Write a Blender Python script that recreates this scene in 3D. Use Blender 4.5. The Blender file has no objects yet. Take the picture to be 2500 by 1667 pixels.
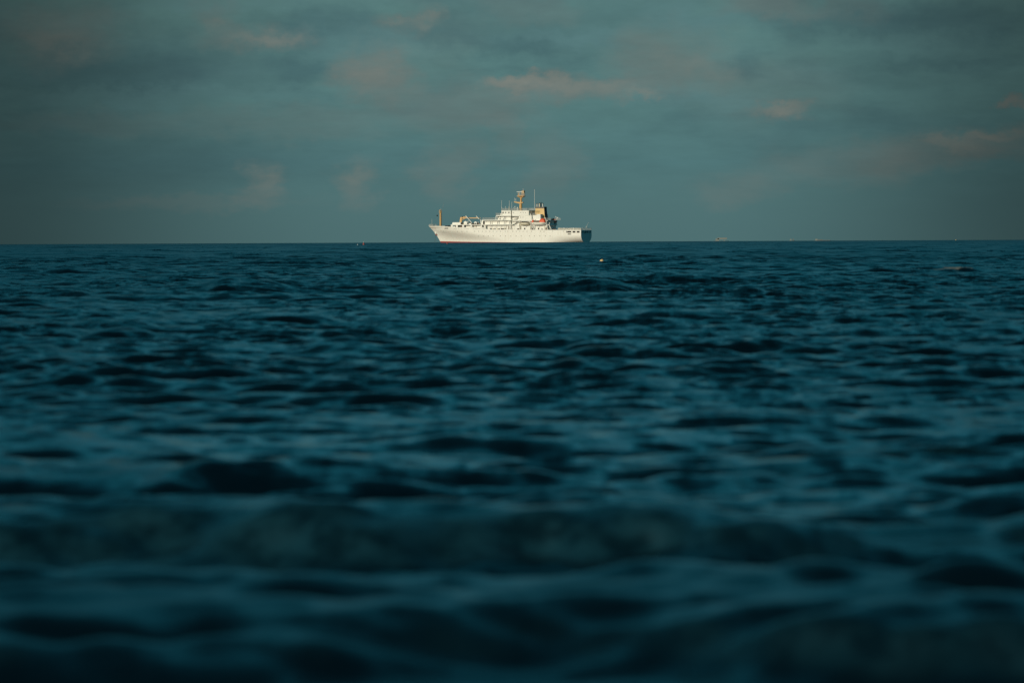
import bpy, math, random
import numpy as np
from mathutils import Vector, Matrix

SC = bpy.context.scene
COL = SC.collection
R = math.radians

# ------------------------------------------------------------------ camera
FPX = 13889.0                      # focal length in pixels of the 2500 px wide photograph (200 mm on 36 mm)
CAM_H = 1.5                        # standing at the water's edge
EARTH = 7.43e6                     # effective earth radius (refraction included)
PITCH = math.atan(251.2 / FPX)
ROLL = 0.0044
ROT = Matrix.Rotation(R(90) - PITCH, 4, 'X') @ Matrix.Rotation(-ROLL, 4, 'Z')
cam_data = bpy.data.cameras.new('camera')
cam_data.sensor_width = 36.0
cam_data.lens = 200.0
cam_data.clip_start = 0.5
cam_data.clip_end = 40000.0
cam_data.dof.use_dof = True
cam_data.dof.focus_distance = 2600.0
cam_data.dof.aperture_fstop = 3.8
cam_data.dof.aperture_blades = 0
cam = bpy.data.objects.new('camera', cam_data)
COL.objects.link(cam)
cam.matrix_world = Matrix.Translation((0, 0, CAM_H)) @ ROT
SC.camera = cam


def ray(px, py):
    """Direction of a photograph pixel, scaled so that its y (depth) is 1."""
    d = ROT.to_3x3() @ Vector(((px - 1250.0) / FPX, -(py - 833.5) / FPX, -1.0))
    return d / d.y


def sea_drop(d):
    return -d * d / (2 * EARTH)


# ------------------------------------------------------------------ light
SUN_EL, SUN_AZ = 18.0, 224.0       # low evening sun behind the camera, to its left
sun_data = bpy.data.lights.new('sun', 'SUN')
sun_data.energy = 3.0
sun_data.angle = R(0.5)
sun_data.color = (1.0, 0.865, 0.68)
sun = bpy.data.objects.new('sun', sun_data)
COL.objects.link(sun)
sdir = Vector((math.sin(R(SUN_AZ)) * math.cos(R(SUN_EL)), math.cos(R(SUN_AZ)) * math.cos(R(SUN_EL)), math.sin(R(SUN_EL))))
sun.rotation_euler = sdir.to_track_quat('Z', 'Y').to_euler()
sun.location = sdir * 50

SC.view_settings.view_transform = 'Standard'
SC.view_settings.look = 'None'
SC.view_settings.exposure = 0.0
SC.view_settings.gamma = 1.0
SC.view_settings.use_curve_mapping = False
SC.cycles.use_denoising = True
SC.cycles.max_bounces = 6

# ------------------------------------------------------------------ sky (world)
SKY_STRENGTH = 0.1
world = bpy.data.worlds.new('World')
SC.world = world
world.use_nodes = True
wt = world.node_tree
wt.nodes.clear()


class NB:
    """Small helper that chains shader nodes."""
    def __init__(self, tree):
        self.t = tree

    def n(self, kind, **kw):
        nd = self.t.nodes.new(kind)
        for k, v in kw.items():
            setattr(nd, k, v)
        return nd

    def put(self, nd, sock, val):
        if hasattr(val, 'is_output') or isinstance(val, bpy.types.NodeSocket):
            self.t.links.new(val, nd.inputs[sock])
        else:
            nd.inputs[sock].default_value = val

    def m(self, op, a, b=None, c=None, clamp=False):
        nd = self.n('ShaderNodeMath', operation=op, use_clamp=clamp)
        for i, v in enumerate((a, b, c)):
            if v is not None:
                self.put(nd, i, v)
        return nd.outputs[0]

    def vm(self, op, a, b=None, out=0):
        nd = self.n('ShaderNodeVectorMath', operation=op)
        self.put(nd, 0, a)
        if b is not None:
            self.put(nd, 1, b)
        return nd.outputs[out]

    def smooth(self, x, a, b, lo=0.0, hi=1.0):
        nd = self.n('ShaderNodeMapRange', interpolation_type='SMOOTHSTEP')
        for i, v in enumerate((x, a, b, lo, hi)):
            self.put(nd, i, v)
        return nd.outputs[0]

    def mix(self, fac, a, b, blend='MIX'):
        nd = self.n('ShaderNodeMix', data_type='RGBA', blend_type=blend)
        self.put(nd, 0, fac)
        self.put(nd, 6, a)
        self.put(nd, 7, b)
        return nd.outputs[2]

    def noise(self, vec, scale, detail=4, rough=0.55, out=0, dist=0.0):
        nd = self.n('ShaderNodeTexNoise')
        self.put(nd, 'Vector', vec)
        nd.inputs['Scale'].default_value = scale
        nd.inputs['Detail'].default_value = detail
        nd.inputs['Roughness'].default_value = rough
        nd.inputs['Distortion'].default_value = dist
        return nd.outputs[out]

    def comb(self, x, y, z=0.0):
        nd = self.n('ShaderNodeCombineXYZ')
        for i, v in enumerate((x, y, z)):
            self.put(nd, i, v)
        return nd.outputs[0]


def build_sky():
    b = NB(wt)
    out = b.n('ShaderNodeOutputWorld')
    bg = b.n('ShaderNodeBackground')
    bg.inputs[1].default_value = SKY_STRENGTH
    wt.links.new(bg.outputs[0], out.inputs[0])
    sky = b.n('ShaderNodeTexSky', sky_type='NISHITA')
    sky.sun_disc = False
    sky.sun_elevation = R(SUN_EL)
    sky.sun_rotation = R(SUN_AZ)
    sky.altitude = 0
    sky.air_density = 1.0
    sky.dust_density = 1.0
    sky.ozone_density = 3.0
    co = b.n('ShaderNodeTexCoord').outputs['Generated']
    sep = b.n('ShaderNodeSeparateXYZ')
    wt.links.new(co, sep.inputs[0])
    az = b.m('MULTIPLY', b.m('ARCTAN2', sep.outputs[0], sep.outputs[1]), 57.29578)
    el = b.m('MULTIPLY', b.m('ARCSINE', sep.outputs[2]), 57.29578)
    # clouds grow taller with elevation, as a deck of cloud does on its way overhead
    elc = b.m('DIVIDE', el, b.m('ADD', 1.0, b.m('MULTIPLY', b.m('MAXIMUM', el, 0.0), 0.12)))
    base = b.comb(az, elc, 0.0)
    # ragged outlines: warp the cloud coordinates
    wv = b.comb(az, b.m('MULTIPLY', elc, 2.2), 3.1)
    w1 = b.vm('SUBTRACT', b.noise(wv, 1.5, 5, 0.6, 1), (0.5, 0.5, 0.5))
    w1 = b.vm('MULTIPLY', w1, (1.0, 0.36, 0.0))
    w2 = b.vm('SUBTRACT', b.noise(b.comb(az, b.m('MULTIPLY', elc, 1.7), 7.7), 6.0, 4, 0.6, 1), (0.5, 0.5, 0.5))
    w2 = b.vm('MULTIPLY', w2, (0.26, 0.14, 0.0))
    pos = b.vm('ADD', base, b.vm('ADD', w1, w2))

    def blob(px, py, sx, sy, s, soft):
        d = ray(px, py).normalized()
        a0 = math.degrees(math.atan2(d.x, d.y))
        e0 = math.degrees(math.asin(d.z))
        e0 = e0 / (1 + max(e0, 0) * 0.12)
        k = math.degrees(1 / FPX)
        v = b.vm('MULTIPLY', b.vm('SUBTRACT', pos, (a0, e0, 0)), (1 / (sx * k * 1.25), 1 / (sy * k * 1.35), 0))
        return b.smooth(b.vm('LENGTH', v, out=1), soft[0], soft[1], 0.0, s)

    def total(lst, soft):
        acc = None
        for q in lst:
            f = blob(*q, soft)
            acc = f if acc is None else b.m('ADD', acc, f)
        return b.m('MINIMUM', acc, 1.0)

    warm = total([(149, 85, 150, 42, .6), (611, 95, 130, 20, .55), (542, 35, 70, 22, .45), (930, 185, 95, 44, .9),
                  (640, 455, 52, 42, .6), (452, 497, 250, 15, .28), (877, 450, 60, 42, .6), (1095, 410, 65, 60, .45),
                  (1143, 255, 190, 40, .5), (1410, 218, 170, 20, .8), (1290, 200, 60, 10, .6), (1633, 154, 140, 48, .65),
                  (1898, 266, 80, 16, .6), (1780, 468, 120, 32, .45), (2047, 408, 190, 40, .45), (2250, 375, 140, 34, .5),
                  (2440, 348, 110, 28, .65), (1346, 400, 75, 60, .4), (1880, 12, 120, 22, .55), (2483, 245, 32, 10, .7),
                  (1222, 335, 50, 40, .4), (1000, 60, 70, 16, .5), (1290, 15, 120, 20, .3), (760, 300, 240, 26, .3),
                  (300, 300, 260, 25, .25), (2080, 25, 90, 16, .3)], (1.25, 0.25))
    dark = total([(300, 165, 330, 42, .8), (744, 182, 75, 22, .6), (790, 68, 130, 26, .6), (1010, 82, 150, 16, .6),
                  (1200, 112, 120, 15, .5), (1330, 105, 95, 26, .6), (2020, 42, 210, 30, .65), (2340, 60, 220, 34, .75),
                  (1824, 154, 50, 20, .6), (2260, 150, 170, 12, .55), (1500, 30, 210, 30, .45), (160, 400, 330, 110, .3),
                  (2400, 490, 200, 50, .2), (1810, 325, 90, 40, .2), (1150, 30, 140, 30, .4),
                  (560, 395, 240, 40, .3), (2180, 300, 200, 28, .3), (2150, 200, 160, 20, .3)], (1.5, 0.0))
    gap = total([(877, 108, 140, 24, .6), (1700, 50, 95, 20, .7), (1675, 240, 150, 18, .6), (1410, 85, 170, 12, .6),
                 (372, 232, 340, 14, .45), (520, 8, 200, 10, .5), (2200, 110, 200, 14, .3)], (1.4, 0.1))
    lit = total([(930, 186, 55, 20, .6), (1275, 199, 60, 8, .9), (1400, 214, 110, 9, .7), (640, 437, 26, 20, .3), (1890, 262, 55, 8, .8),
                 (2440, 330, 80, 9, .75), (2310, 350, 55, 10, .55), (149, 100, 70, 14, .5), (650, 95, 60, 8, .6), (1010, 57, 45, 7, .6),
                 (880, 430, 30, 14, .4), (1690, 150, 60, 16, .4), (2483, 243, 25, 7, .7), (1560, 236, 40, 7, .6), (560, 50, 40, 7, .4)], (1.5, 0.0))
    # general mottling that carries on outside the frame
    g1 = b.noise(b.comb(az, b.m('MULTIPLY', elc, 4.0), 1.0), 0.85, 6, 0.58)
    g2 = b.noise(b.comb(az, b.m('MULTIPLY', elc, 3.0), 5.0), 0.32, 4, 0.5)
    lin = lambda x0, x1: b.m('DIVIDE', b.m('SUBTRACT', el, x0), x1 - x0, clamp=True)
    tint = b.mix(lin(0.0, 0.75), SKY_TINT[0], SKY_TINT[1])
    tint = b.mix(lin(0.75, 2.4), tint, SKY_TINT[2])
    tint = b.mix(lin(2.4, 18.0), tint, SKY_TINT[3])
    tint = b.mix(lin(22.0, 60.0), tint, SKY_TINT[4])
    c = b.mix(1.0, sky.outputs[0], tint, 'MULTIPLY')
    S = 1.0 / SKY_STRENGTH
    col = lambda r, g, bl: (r * S, g * S, bl * S, 1.0)
    fade = b.m('MULTIPLY', b.smooth(el, 14.0, 3.0), b.smooth(el, 0.45, 1.4))    # cloud deck thins out overhead and in the haze low down
    c = b.mix(b.m('MULTIPLY', b.smooth(g1, 0.44, 0.74, 0, 0.42), fade), c, col(*CLOUD_DARK))
    c = b.mix(b.m('MULTIPLY', b.smooth(g2, 0.52, 0.72, 0, 0.35), fade), c, col(*CLOUD_WARM))
    c = b.mix(b.m('MULTIPLY', dark, 0.72), c, col(*CLOUD_DARK))
    c = b.mix(gap, c, col(*CLOUD_GAP))
    c = b.mix(b.m('MULTIPLY', warm, b.smooth(g1, 0.25, 0.60, 0.7, 1.1)), c, col(*CLOUD_WARM))
    c = b.mix(b.m('MULTIPLY', lit, b.smooth(g1, 0.30, 0.60, 0.4, 0.95)), c, col(*CLOUD_LIT))
    # thin layering that runs through the whole deck
    g3 = b.noise(b.comb(b.m('MULTIPLY', az, 0.9), b.m('MULTIPLY', elc, 4.8), 9.0), 1.25, 7, 0.62)
    lay = b.m('ADD', 1.0, b.m('MULTIPLY', b.m('SUBTRACT', g3, 0.5), b.m('MULTIPLY', b.smooth(el, 0.05, 0.9), b.smooth(el, 20.0, 6.0, 0.0, 0.40))))
    c = b.mix(1.0, c, b.comb(lay, lay, lay), 'MULTIPLY')
    # lens falloff painted into the low sky, darker to left and right
    vignette = b.smooth(b.m('ABSOLUTE', b.m('ADD', az, -0.15)), 1.6, 5.6, 1.0, SKY_VIGNETTE)
    vignette = b.m('ADD', b.m('MULTIPLY', b.m('SUBTRACT', vignette, 1.0), b.smooth(el, 16.0, 4.0)), 1.0)
    c = b.mix(1.0, c, b.comb(vignette, vignette, vignette), 'MULTIPLY')
    wt.links.new(c, bg.inputs[0])


SKY_TINT = [(0.35, 0.68, 0.87, 1), (0.25, 0.53, 0.72, 1), (0.265, 0.455, 0.52, 1), (0.10, 0.70, 0.58, 1), (0.07, 0.46, 0.38, 1)]
CLOUD_DARK = (0.050, 0.112, 0.130)
CLOUD_WARM = (0.134, 0.178, 0.170)
CLOUD_LIT = (0.188, 0.210, 0.188)
CLOUD_GAP = (0.100, 0.203, 0.210)
SKY_VIGNETTE = 0.37
build_sky()


# ------------------------------------------------------------------ materials
def mat(name, rgb, rough=0.5, metal=0.0, grime=None, grime_amt=0.25, scale=1.5, stretch=(1, 1, 0.25)):
    m = bpy.data.materials.new(name)
    m.use_nodes = True
    t = m.node_tree
    p = t.nodes['Principled BSDF']
    p.inputs['Roughness'].default_value = rough
    p.inputs['Metallic'].default_value = metal
    b = NB(t)
    co = b.n('ShaderNodeTexCoord').outputs['Object']
    v = b.vm('MULTIPLY', co, stretch)
    n = b.noise(v, scale, 6, 0.62)
    g = grime or tuple(q * 0.6 for q in rgb)
    c = b.mix(b.smooth(n, 0.45, 0.85, 0.0, grime_amt), (*rgb, 1), (*g, 1))
    t.links.new(c, p.inputs['Base Color'])
    r = b.smooth(n, 0.3, 0.7, max(rough - 0.08, 0.02), min(rough + 0.1, 1))
    t.links.new(r, p.inputs['Roughness'])
    return m


M = dict(
    hull=mat('white_hull_paint', (0.80, 0.76, 0.70), 0.45, grime=(0.50, 0.38, 0.22), grime_amt=0.30, scale=0.9, stretch=(1.6, 1, 0.13)),
    white=mat('white_house_paint', (0.80, 0.77, 0.71), 0.5, grime=(0.55, 0.45, 0.30), grime_amt=0.18, scale=0.8),
    cream=mat('cream_paint', (0.66, 0.58, 0.42), 0.5, grime_amt=0.2),
    red=mat('red_antifouling', (0.30, 0.035, 0.03), 0.6, grime=(0.10, 0.03, 0.025), grime_amt=0.5),
    buff=mat('buff_mast_paint', (0.62, 0.36, 0.13), 0.5, grime=(0.4, 0.2, 0.07), grime_amt=0.25),
    funnel=mat('buff_funnel_paint', (0.66, 0.44, 0.18), 0.5, grime_amt=0.12),
    black=mat('black_paint', (0.02, 0.018, 0.018), 0.5),
    glass=mat('dark_window_glass', (0.02, 0.022, 0.025), 0.12),
    dark=mat('dark_recess', (0.035, 0.03, 0.027), 0.8),
    deck=mat('deck_paint', (0.16, 0.13, 0.10), 0.8),
    steel=mat('pale_steel', (0.55, 0.55, 0.52), 0.4, metal=0.2),
    grey=mat('grey_paint', (0.25, 0.25, 0.24), 0.6),
    cover=mat('dark_canvas', (0.045, 0.035, 0.028), 0.85),
    orange=mat('orange_canopy', (0.72, 0.085, 0.02), 0.5, grime_amt=0.15),
    brown=mat('brown_canvas', (0.13, 0.085, 0.055), 0.8),
    haze_white=mat('hazed_far_paint', (0.22, 0.245, 0.23), 0.7, scale=0.2),  # far vessels' paint, dulled so the colour carries the distance haze
    haze_grey=mat('hazed_far_hull', (0.13, 0.155, 0.155), 0.7, scale=0.2),
    buoy_red=mat('red_buoy_paint', (0.27, 0.055, 0.045), 0.5),
    buoy_yellow=mat('yellow_float_plastic', (0.80, 0.52, 0.22), 0.4),
    buoy_white=mat('white_float_plastic', (0.75, 0.75, 0.72), 0.4),
)

# ------------------------------------------------------------------ the sea
rng = np.random.default_rng(11)


def make_components():
    comps = []
    lam = np.exp(np.linspace(np.log(0.28), np.log(13.0), 150))
    for L in lam:
        spread = np.interp(np.log(L), [np.log(0.3), np.log(2), np.log(13)], [0.95, 0.48, 0.20])
        th = rng.normal(0.10, spread * 0.62)
        th = np.clip(th, -1.45, 1.45)
        k = 2 * np.pi / L
        sl = np.interp(np.log(L), np.log([0.28, 0.6, 1.2, 2.5, 5.0, 9.0, 13.0]),
                       [0.052, 0.062, 0.037, 0.018, 0.011, 0.008, 0.005]) * WAVE_SLOPE
        a = sl * rng.uniform(0.7, 1.3) / k
        comps.append((k * math.sin(th), -k * math.cos(th), a, rng.uniform(0, 2 * np.pi), L, k))
    return comps


WAVE_SLOPE = 1.0
COMPS = make_components()

# long low swells that stand up as they reach the shore:
# (photo x of the middle, distance, height, half length along the crest, front width, back width, slant, foam)
SWELLS = [
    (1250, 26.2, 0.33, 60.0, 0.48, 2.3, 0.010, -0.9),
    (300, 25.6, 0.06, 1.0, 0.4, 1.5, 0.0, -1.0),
    (2150, 21.6, 0.10, 0.75, 0.3, 1.0, 0.0, 0.0),
    (1750, 23.3, 0.06, 0.5, 0.3, 1.0, 0.0, 0.0),
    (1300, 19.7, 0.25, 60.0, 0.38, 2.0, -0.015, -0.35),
    (2300, 36.0, 0.16, 2.2, 0.45, 2.4, 0.02, -0.3),
    (600, 33.0, 0.08, 1.0, 0.4, 2.2, 0.02, 0.0),
    (1500, 41.0, 0.08, 1.4, 0.45, 2.6, -0.02, 0.0),
    (700, 44.5, 0.09, 1.2, 0.45, 2.6, 0.01, 0.0),
    (120, 40.0, 0.08, 0.9, 0.45, 2.6, 0.0, 0.0),
    (1700, 71.0, 0.185, 1.4, 0.6, 3.0, 0.01, 0.0),
    (2350, 70.0, 0.185, 2.4, 0.6, 3.0, 0.01, 0.0),
    (900, 74.0, 0.15, 0.8, 0.6, 3.0, -0.02, 0.0),
    (1520, 94.0, 0.21, 1.1, 0.7, 3.2, 0.0, 0.0),
    (200, 92.0, 0.21, 1.4, 0.7, 3.2, 0.0, 0.0),
    (680, 98.0, 0.14, 0.9, 0.7, 3.2, 0.0, 0.0),
    (2150, 104.0, 0.14, 1.2, 0.7, 3.2, 0.0, 0.0),
    (350, 62.0, 0.12, 1.1, 0.6, 3.0, 0.03, 0.0),
    (1300, 54.0, 0.10, 2.2, 0.6, 3.0, 0.0, 0.0),
    (150, 56.0, 0.12, 0.8, 0.6, 3.0, -0.01, 0.0),
    (2260, 232.0, 0.26, 2.6, 1.0, 4.5, 0.0, 1.0),
    (1700, 172.0, 0.31, 5.0, 0.85, 4.5, 0.0, 0.0),
    (2350, 180.0, 0.28, 4.0, 0.9, 4.5, 0.02, 0.0),
    (1390, 156.0, 0.29, 1.7, 0.9, 4.5, 0.0, 0.0),
    (600, 154.0, 0.29, 1.3, 0.9, 4.5, 0.0, 0.0),
    (1080, 165.0, 0.25, 2.6, 0.9, 4.5, 0.0, 0.0),
    (60, 158.0, 0.20, 1.3, 0.9, 4.5, 0.0, 0.0),
    (350, 205.0, 0.17, 2.0, 0.9, 4.5, 0.0, 0.0),
    (1450, 300.0, 0.22, 2.5, 1.0, 5.0, 0.0, 0.0),
    (700, 330.0, 0.22, 3.5, 1.0, 5.0, 0.0, 0.0),
    (2250, 420.0, 0.26, 6.0, 1.2, 6.0, 0.0, 0.0),
    (1900, 360.0, 0.22, 3.0, 1.2, 6.0, 0.0, 0.0),
    (250, 420.0, 0.24, 5.0, 1.2, 6.0, 0.0, 0.0),
]


def sea_height(x, y, cell, want_foam=False):
    """Displacement (dx, dy, dz) of the water at (x, y); waves shorter than the mesh cell are left out."""
    x = x.astype(np.float32)
    y = y.astype(np.float32)
    r = np.sqrt(x * x + y * y)
    dx = np.zeros_like(x)
    dy = np.zeros_like(x)
    dz = np.zeros_like(x)
    # slow gusts: patches of rougher and smoother water
    gust = 1.0 + 0.26 * np.sin(x * 0.11 + 1.3 + 0.6 * np.sin(y * 0.021)) * np.sin(y * 0.045 + 0.7 * np.sin(x * 0.05))
    gust = gust + 0.24 * np.sin(x * 0.52 + 1.1 * np.sin(y * 0.13)) * np.sin(y * 0.19 + 1.4 * np.sin(x * 0.31 + 0.7))
    gust = gust + 0.16 * np.sin(x * 1.35 + 1.6 * np.sin(y * 0.37 + 2.0)) * np.sin(y * 0.61 + 1.2 * np.sin(x * 0.83))
    far = np.interp(r, [15, 33, 38, 46, 56, 90, 300, 1000, 3000], [0.60, 0.72, 0.52, 0.52, 0.85, 0.95, 1.05, 1.9, 3.2]).astype(np.float32)
    gust = (gust * far).astype(np.float32)
    for kx, ky, a, ph, L, k in COMPS:
        w = np.clip((L / cell - 1.7) / 1.3, 0, 1).astype(np.float32)
        rows = np.flatnonzero(w.max(axis=1) > 0.001) if w.ndim == 2 else None
        sl = slice(rows[0], rows[-1] + 1) if rows is not None and len(rows) else (slice(None) if rows is None else None)
        if sl is None:
            continue
        p = np.float32(kx) * x[sl] + np.float32(ky) * y[sl] + np.float32(ph)
        aw = np.float32(a) * w[sl] * gust[sl]
        s = np.sin(p)
        dz[sl] += aw * s
        c = np.cos(p) * aw * np.float32(0.55)
        dx[sl] -= np.float32(-kx / k) * -c
        dy[sl] -= np.float32(-ky / k) * -c
    foam = np.zeros_like(x)
    sh_foam = np.zeros_like(x)
    for px, d, A, half, wf, wb, slant, fm in SWELLS:
        rows = np.flatnonzero((np.abs(r - d) < 16).any(axis=1)) if x.ndim == 2 else None
        if x.ndim == 2 and not len(rows):
            continue
        sl = slice(rows[0], rows[-1] + 1) if rows is not None else slice(None)
        xs, ys = x[sl], y[sl]
        x0 = (px - 1250) / FPX * d
        wob = 0.16 * wf * np.sin(xs * 2.1 + d) + 0.35 * wf * np.sin(xs * 0.83 + 1.7 * d)
        yc = d + slant * (xs - x0) * 3 + wob
        if d < 30:                                  # the breaking ones have a ragged, lumpy front
            yc = yc + 0.45 * np.sin(xs * 1.15 + 0.4 * d) + 0.13 * np.sin(xs * 3.7 + d) + 0.04 * np.sin(xs * 9.1 + 2 * np.sin(xs * 2.3))
        s = ys - yc
        w = np.where(s < 0, wf, wb)
        env = np.exp(-((xs - x0) / half) ** 4) * (0.82 + 0.18 * np.sin(xs * 1.35 + 2.2 * d))
        h = A * env * np.exp(-(s / w) ** 2)
        if d < 30:
            lump = np.sin(xs * 8.3 + 1.5 * np.sin(ys * 5.1)) * np.sin(ys * 9.7 + 1.7 * np.sin(xs * 4.3)) + 0.6 * np.sin(xs * 17 + ys * 6) * np.sin(ys * 15 - xs * 5)
            h = h + 0.011 * lump * env * np.exp(-(s / (1.3 * wf)) ** 2)
            h = h * (0.86 + 0.22 * np.sin(xs * 0.9 + 3.1 * d) * np.sin(xs * 2.2 + d))
        dz[sl] += h
        dy[sl] -= (0.35 if d < 30 else 0.9) * h * np.exp(-(s / (0.8 * w)) ** 2)
        if fm > 0:
            band = np.exp(-((s + 0.05) / 0.45) ** 2)
            foam[sl] = np.maximum(foam[sl], fm * env * band)
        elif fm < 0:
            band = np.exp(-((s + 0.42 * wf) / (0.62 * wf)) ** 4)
            sh_foam[sl] = np.maximum(sh_foam[sl], -fm * env * band)
    return dx, dy, dz, foam, sh_foam


def build_sea():
    rs = [0.0]
    r = 5.0
    while r < 5600:
        rs.append(r)
        r += (0.4 if r < 14 else 0.030 + 0.0008 * r if r < 420 else 0.366 + 0.0026 * (r - 420))
    rs += [6500, 8000, 10000, 13000, 18000]
    rs = np.array(rs[1:])
    half = R(6.0)
    core = np.linspace(-half, half, 265)
    step = core[1] - core[0]
    side = []
    a, st = half, step
    while a < math.pi * 0.98:
        st *= 1.15
        a = min(a + st, math.pi)
        side.append(a)
    if side[-1] < math.pi:
        side.append(math.pi)
    th = np.concatenate([-np.array(side[::-1]), core, np.array(side)])
    RR, TT = np.meshgrid(rs, th, indexing='ij')
    dr = np.gradient(rs)
    dth = np.gradient(th)
    cell = np.maximum(dr[:, None] * 1.0, RR * dth[None, :] * 0.8)
    X = RR * np.sin(TT)
    Y = RR * np.cos(TT)
    dx, dy, dz, foam, sh_foam = sea_height(X, Y, cell)
    Z = -(RR ** 2) / (2 * EARTH) + dz
    P = np.stack([X + dx, Y + dy, Z], -1).astype(np.float32).reshape(-1, 3)
    nr, nt = RR.shape
    i = np.arange(nr - 1)[:, None] * nt + np.arange(nt - 1)[None, :]
    quads = np.stack([i, i + 1, i + nt + 1, i + nt], -1).reshape(-1, 4)[:, ::-1]
    me = bpy.data.meshes.new('sea')
    me.vertices.add(len(P))
    me.vertices.foreach_set('co', P.ravel())
    me.loops.add(quads.size)
    me.loops.foreach_set('vertex_index', quads.astype(np.int32).ravel())
    me.polygons.add(len(quads))
    me.polygons.foreach_set('loop_start', np.arange(0, quads.size, 4, dtype=np.int32))
    me.polygons.foreach_set('loop_total', np.full(len(quads), 4, dtype=np.int32))
    me.polygons.foreach_set('use_smooth', np.ones(len(quads), dtype=bool))
    rough = np.interp(RR, [15, 24, 31, 60, 150, 400, 1500, 4000], [0.33, 0.28, 0.13, 0.13, 0.19, 0.28, 0.34, 0.42])     # waves too small for the mesh
    ar = me.attributes.new('chop', 'FLOAT', 'POINT')
    ar.data.foreach_set('value', rough.astype(np.float32).ravel())
    at = me.attributes.new('foam', 'FLOAT', 'POINT')
    at.data.foreach_set('value', foam.astype(np.float32).ravel())
    aa = me.attributes.new('shaded_foam', 'FLOAT', 'POINT')
    aa.data.foreach_set('value', sh_foam.astype(np.float32).ravel())
    me.update(calc_edges=True)
    me.validate()
    o = bpy.data.objects.new('sea', me)
    COL.objects.link(o)
    o['kind'] = 'structure'
    print('sea quads', len(quads), nr, nt)
    # water
    m = bpy.data.materials.new('sea_water')
    m.use_nodes = True
    t = m.node_tree
    p = t.nodes['Principled BSDF']
    b = NB(t)
    geo = b.n('ShaderNodeNewGeometry')
    pos = geo.outputs['Position']
    v1 = b.vm('MULTIPLY', pos, (0.55, 1.0, 1.0))
    n1 = b.vm('SUBTRACT', b.noise(v1, 2.6, 3, 0.6, 1), (0.5, 0.5, 0.5))
    n2 = b.vm('SUBTRACT', b.noise(v1, 11.0, 2, 0.6, 1), (0.5, 0.5, 0.5))
    pert = b.vm('ADD', b.vm('MULTIPLY', n1, (RIPPLE[0] * 0.7, RIPPLE[0], 0)), b.vm('MULTIPLY', n2, (RIPPLE[1] * 0.8, RIPPLE[1], 0)))
    # wind ripples, drawn out along the wind (which blows straight onshore), in three sizes
    for sx, sy, amp in STREAKS:
        nn = b.vm('SUBTRACT', b.noise(b.vm('MULTIPLY', pos, (sx, sy, 0.0)), 1.0, 2, 0.6, 1), (0.5, 0.5, 0.5))
        pert = b.vm('ADD', pert, b.vm('MULTIPLY', nn, (amp * 0.3, amp, 0)))
    # rippled and glassy patches
    patch = b.noise(b.vm('MULTIPLY', pos, (0.30, 0.16, 1.0)), 0.35, 3, 0.55)
    gustn = b.noise(b.vm('MULTIPLY', pos, (0.030, 0.008, 1.0)), 1.0, 5, 0.62)
    pscale = b.m('MULTIPLY', b.smooth(patch, 0.35, 0.65, 0.40, 1.35), b.smooth(gustn, 0.38, 0.62, 0.45, 1.5))
    pert = b.vm('MULTIPLY', pert, b.comb(pscale, pscale, 0.0))
    nor = b.vm('NORMALIZE', b.vm('ADD', geo.outputs['Normal'], pert))
    t.links.new(nor, p.inputs['Normal'])
    fo = b.n('ShaderNodeAttribute', attribute_name='foam').outputs['Fac']
    fn = b.noise(b.vm('MULTIPLY', pos, (1.0, 1.0, 1.6)), 2.3, 5, 0.62)
    fine = b.noise(pos, 11.0, 3, 0.6)
    fm = b.smooth(b.m('ADD', b.m('MULTIPLY', fo, 0.62), b.m('ADD', fn, b.m('MULTIPLY', fine, 0.25))), 0.98, 1.20)
    fm = b.m('MULTIPLY', fm, b.smooth(fo, 0.02, 0.3))
    ae = b.n('ShaderNodeAttribute', attribute_name='shaded_foam').outputs['Fac']
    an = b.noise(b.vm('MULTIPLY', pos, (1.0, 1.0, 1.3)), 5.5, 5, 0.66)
    am = b.m('MULTIPLY', b.smooth(an, 0.38, 0.62, 0.25, 1.0), b.smooth(ae, 0.08, 0.6))     # churned foam on the breaking faces, shade from the land painted into its colour
    c = b.mix(am, WATER_COL, SHADED_FOAM_COL)
    c = b.mix(fm, c, FOAM_COL)
    t.links.new(c, p.inputs['Base Color'])
    t.links.new(b.m('ADD', b.n('ShaderNodeAttribute', attribute_name='chop').outputs['Fac'], b.m('ADD', b.m('MULTIPLY', fm, 0.5), b.m('MULTIPLY', am, 0.15))), p.inputs['Roughness'])
    p.inputs['IOR'].default_value = 1.33
    me.materials.append(m)
    return o


RIPPLE = (0.6, 0.6)
STREAKS = [(5.5, 0.75, 0.62), (1.7, 0.11, 0.62), (0.55, 0.018, 0.5)]
WATER_COL = (0.0006, 0.0045, 0.008, 1)
FOAM_COL = (0.15, 0.165, 0.155, 1)
SHADED_FOAM_COL = (0.0055, 0.033, 0.048, 1)
sea = build_sea()

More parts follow.
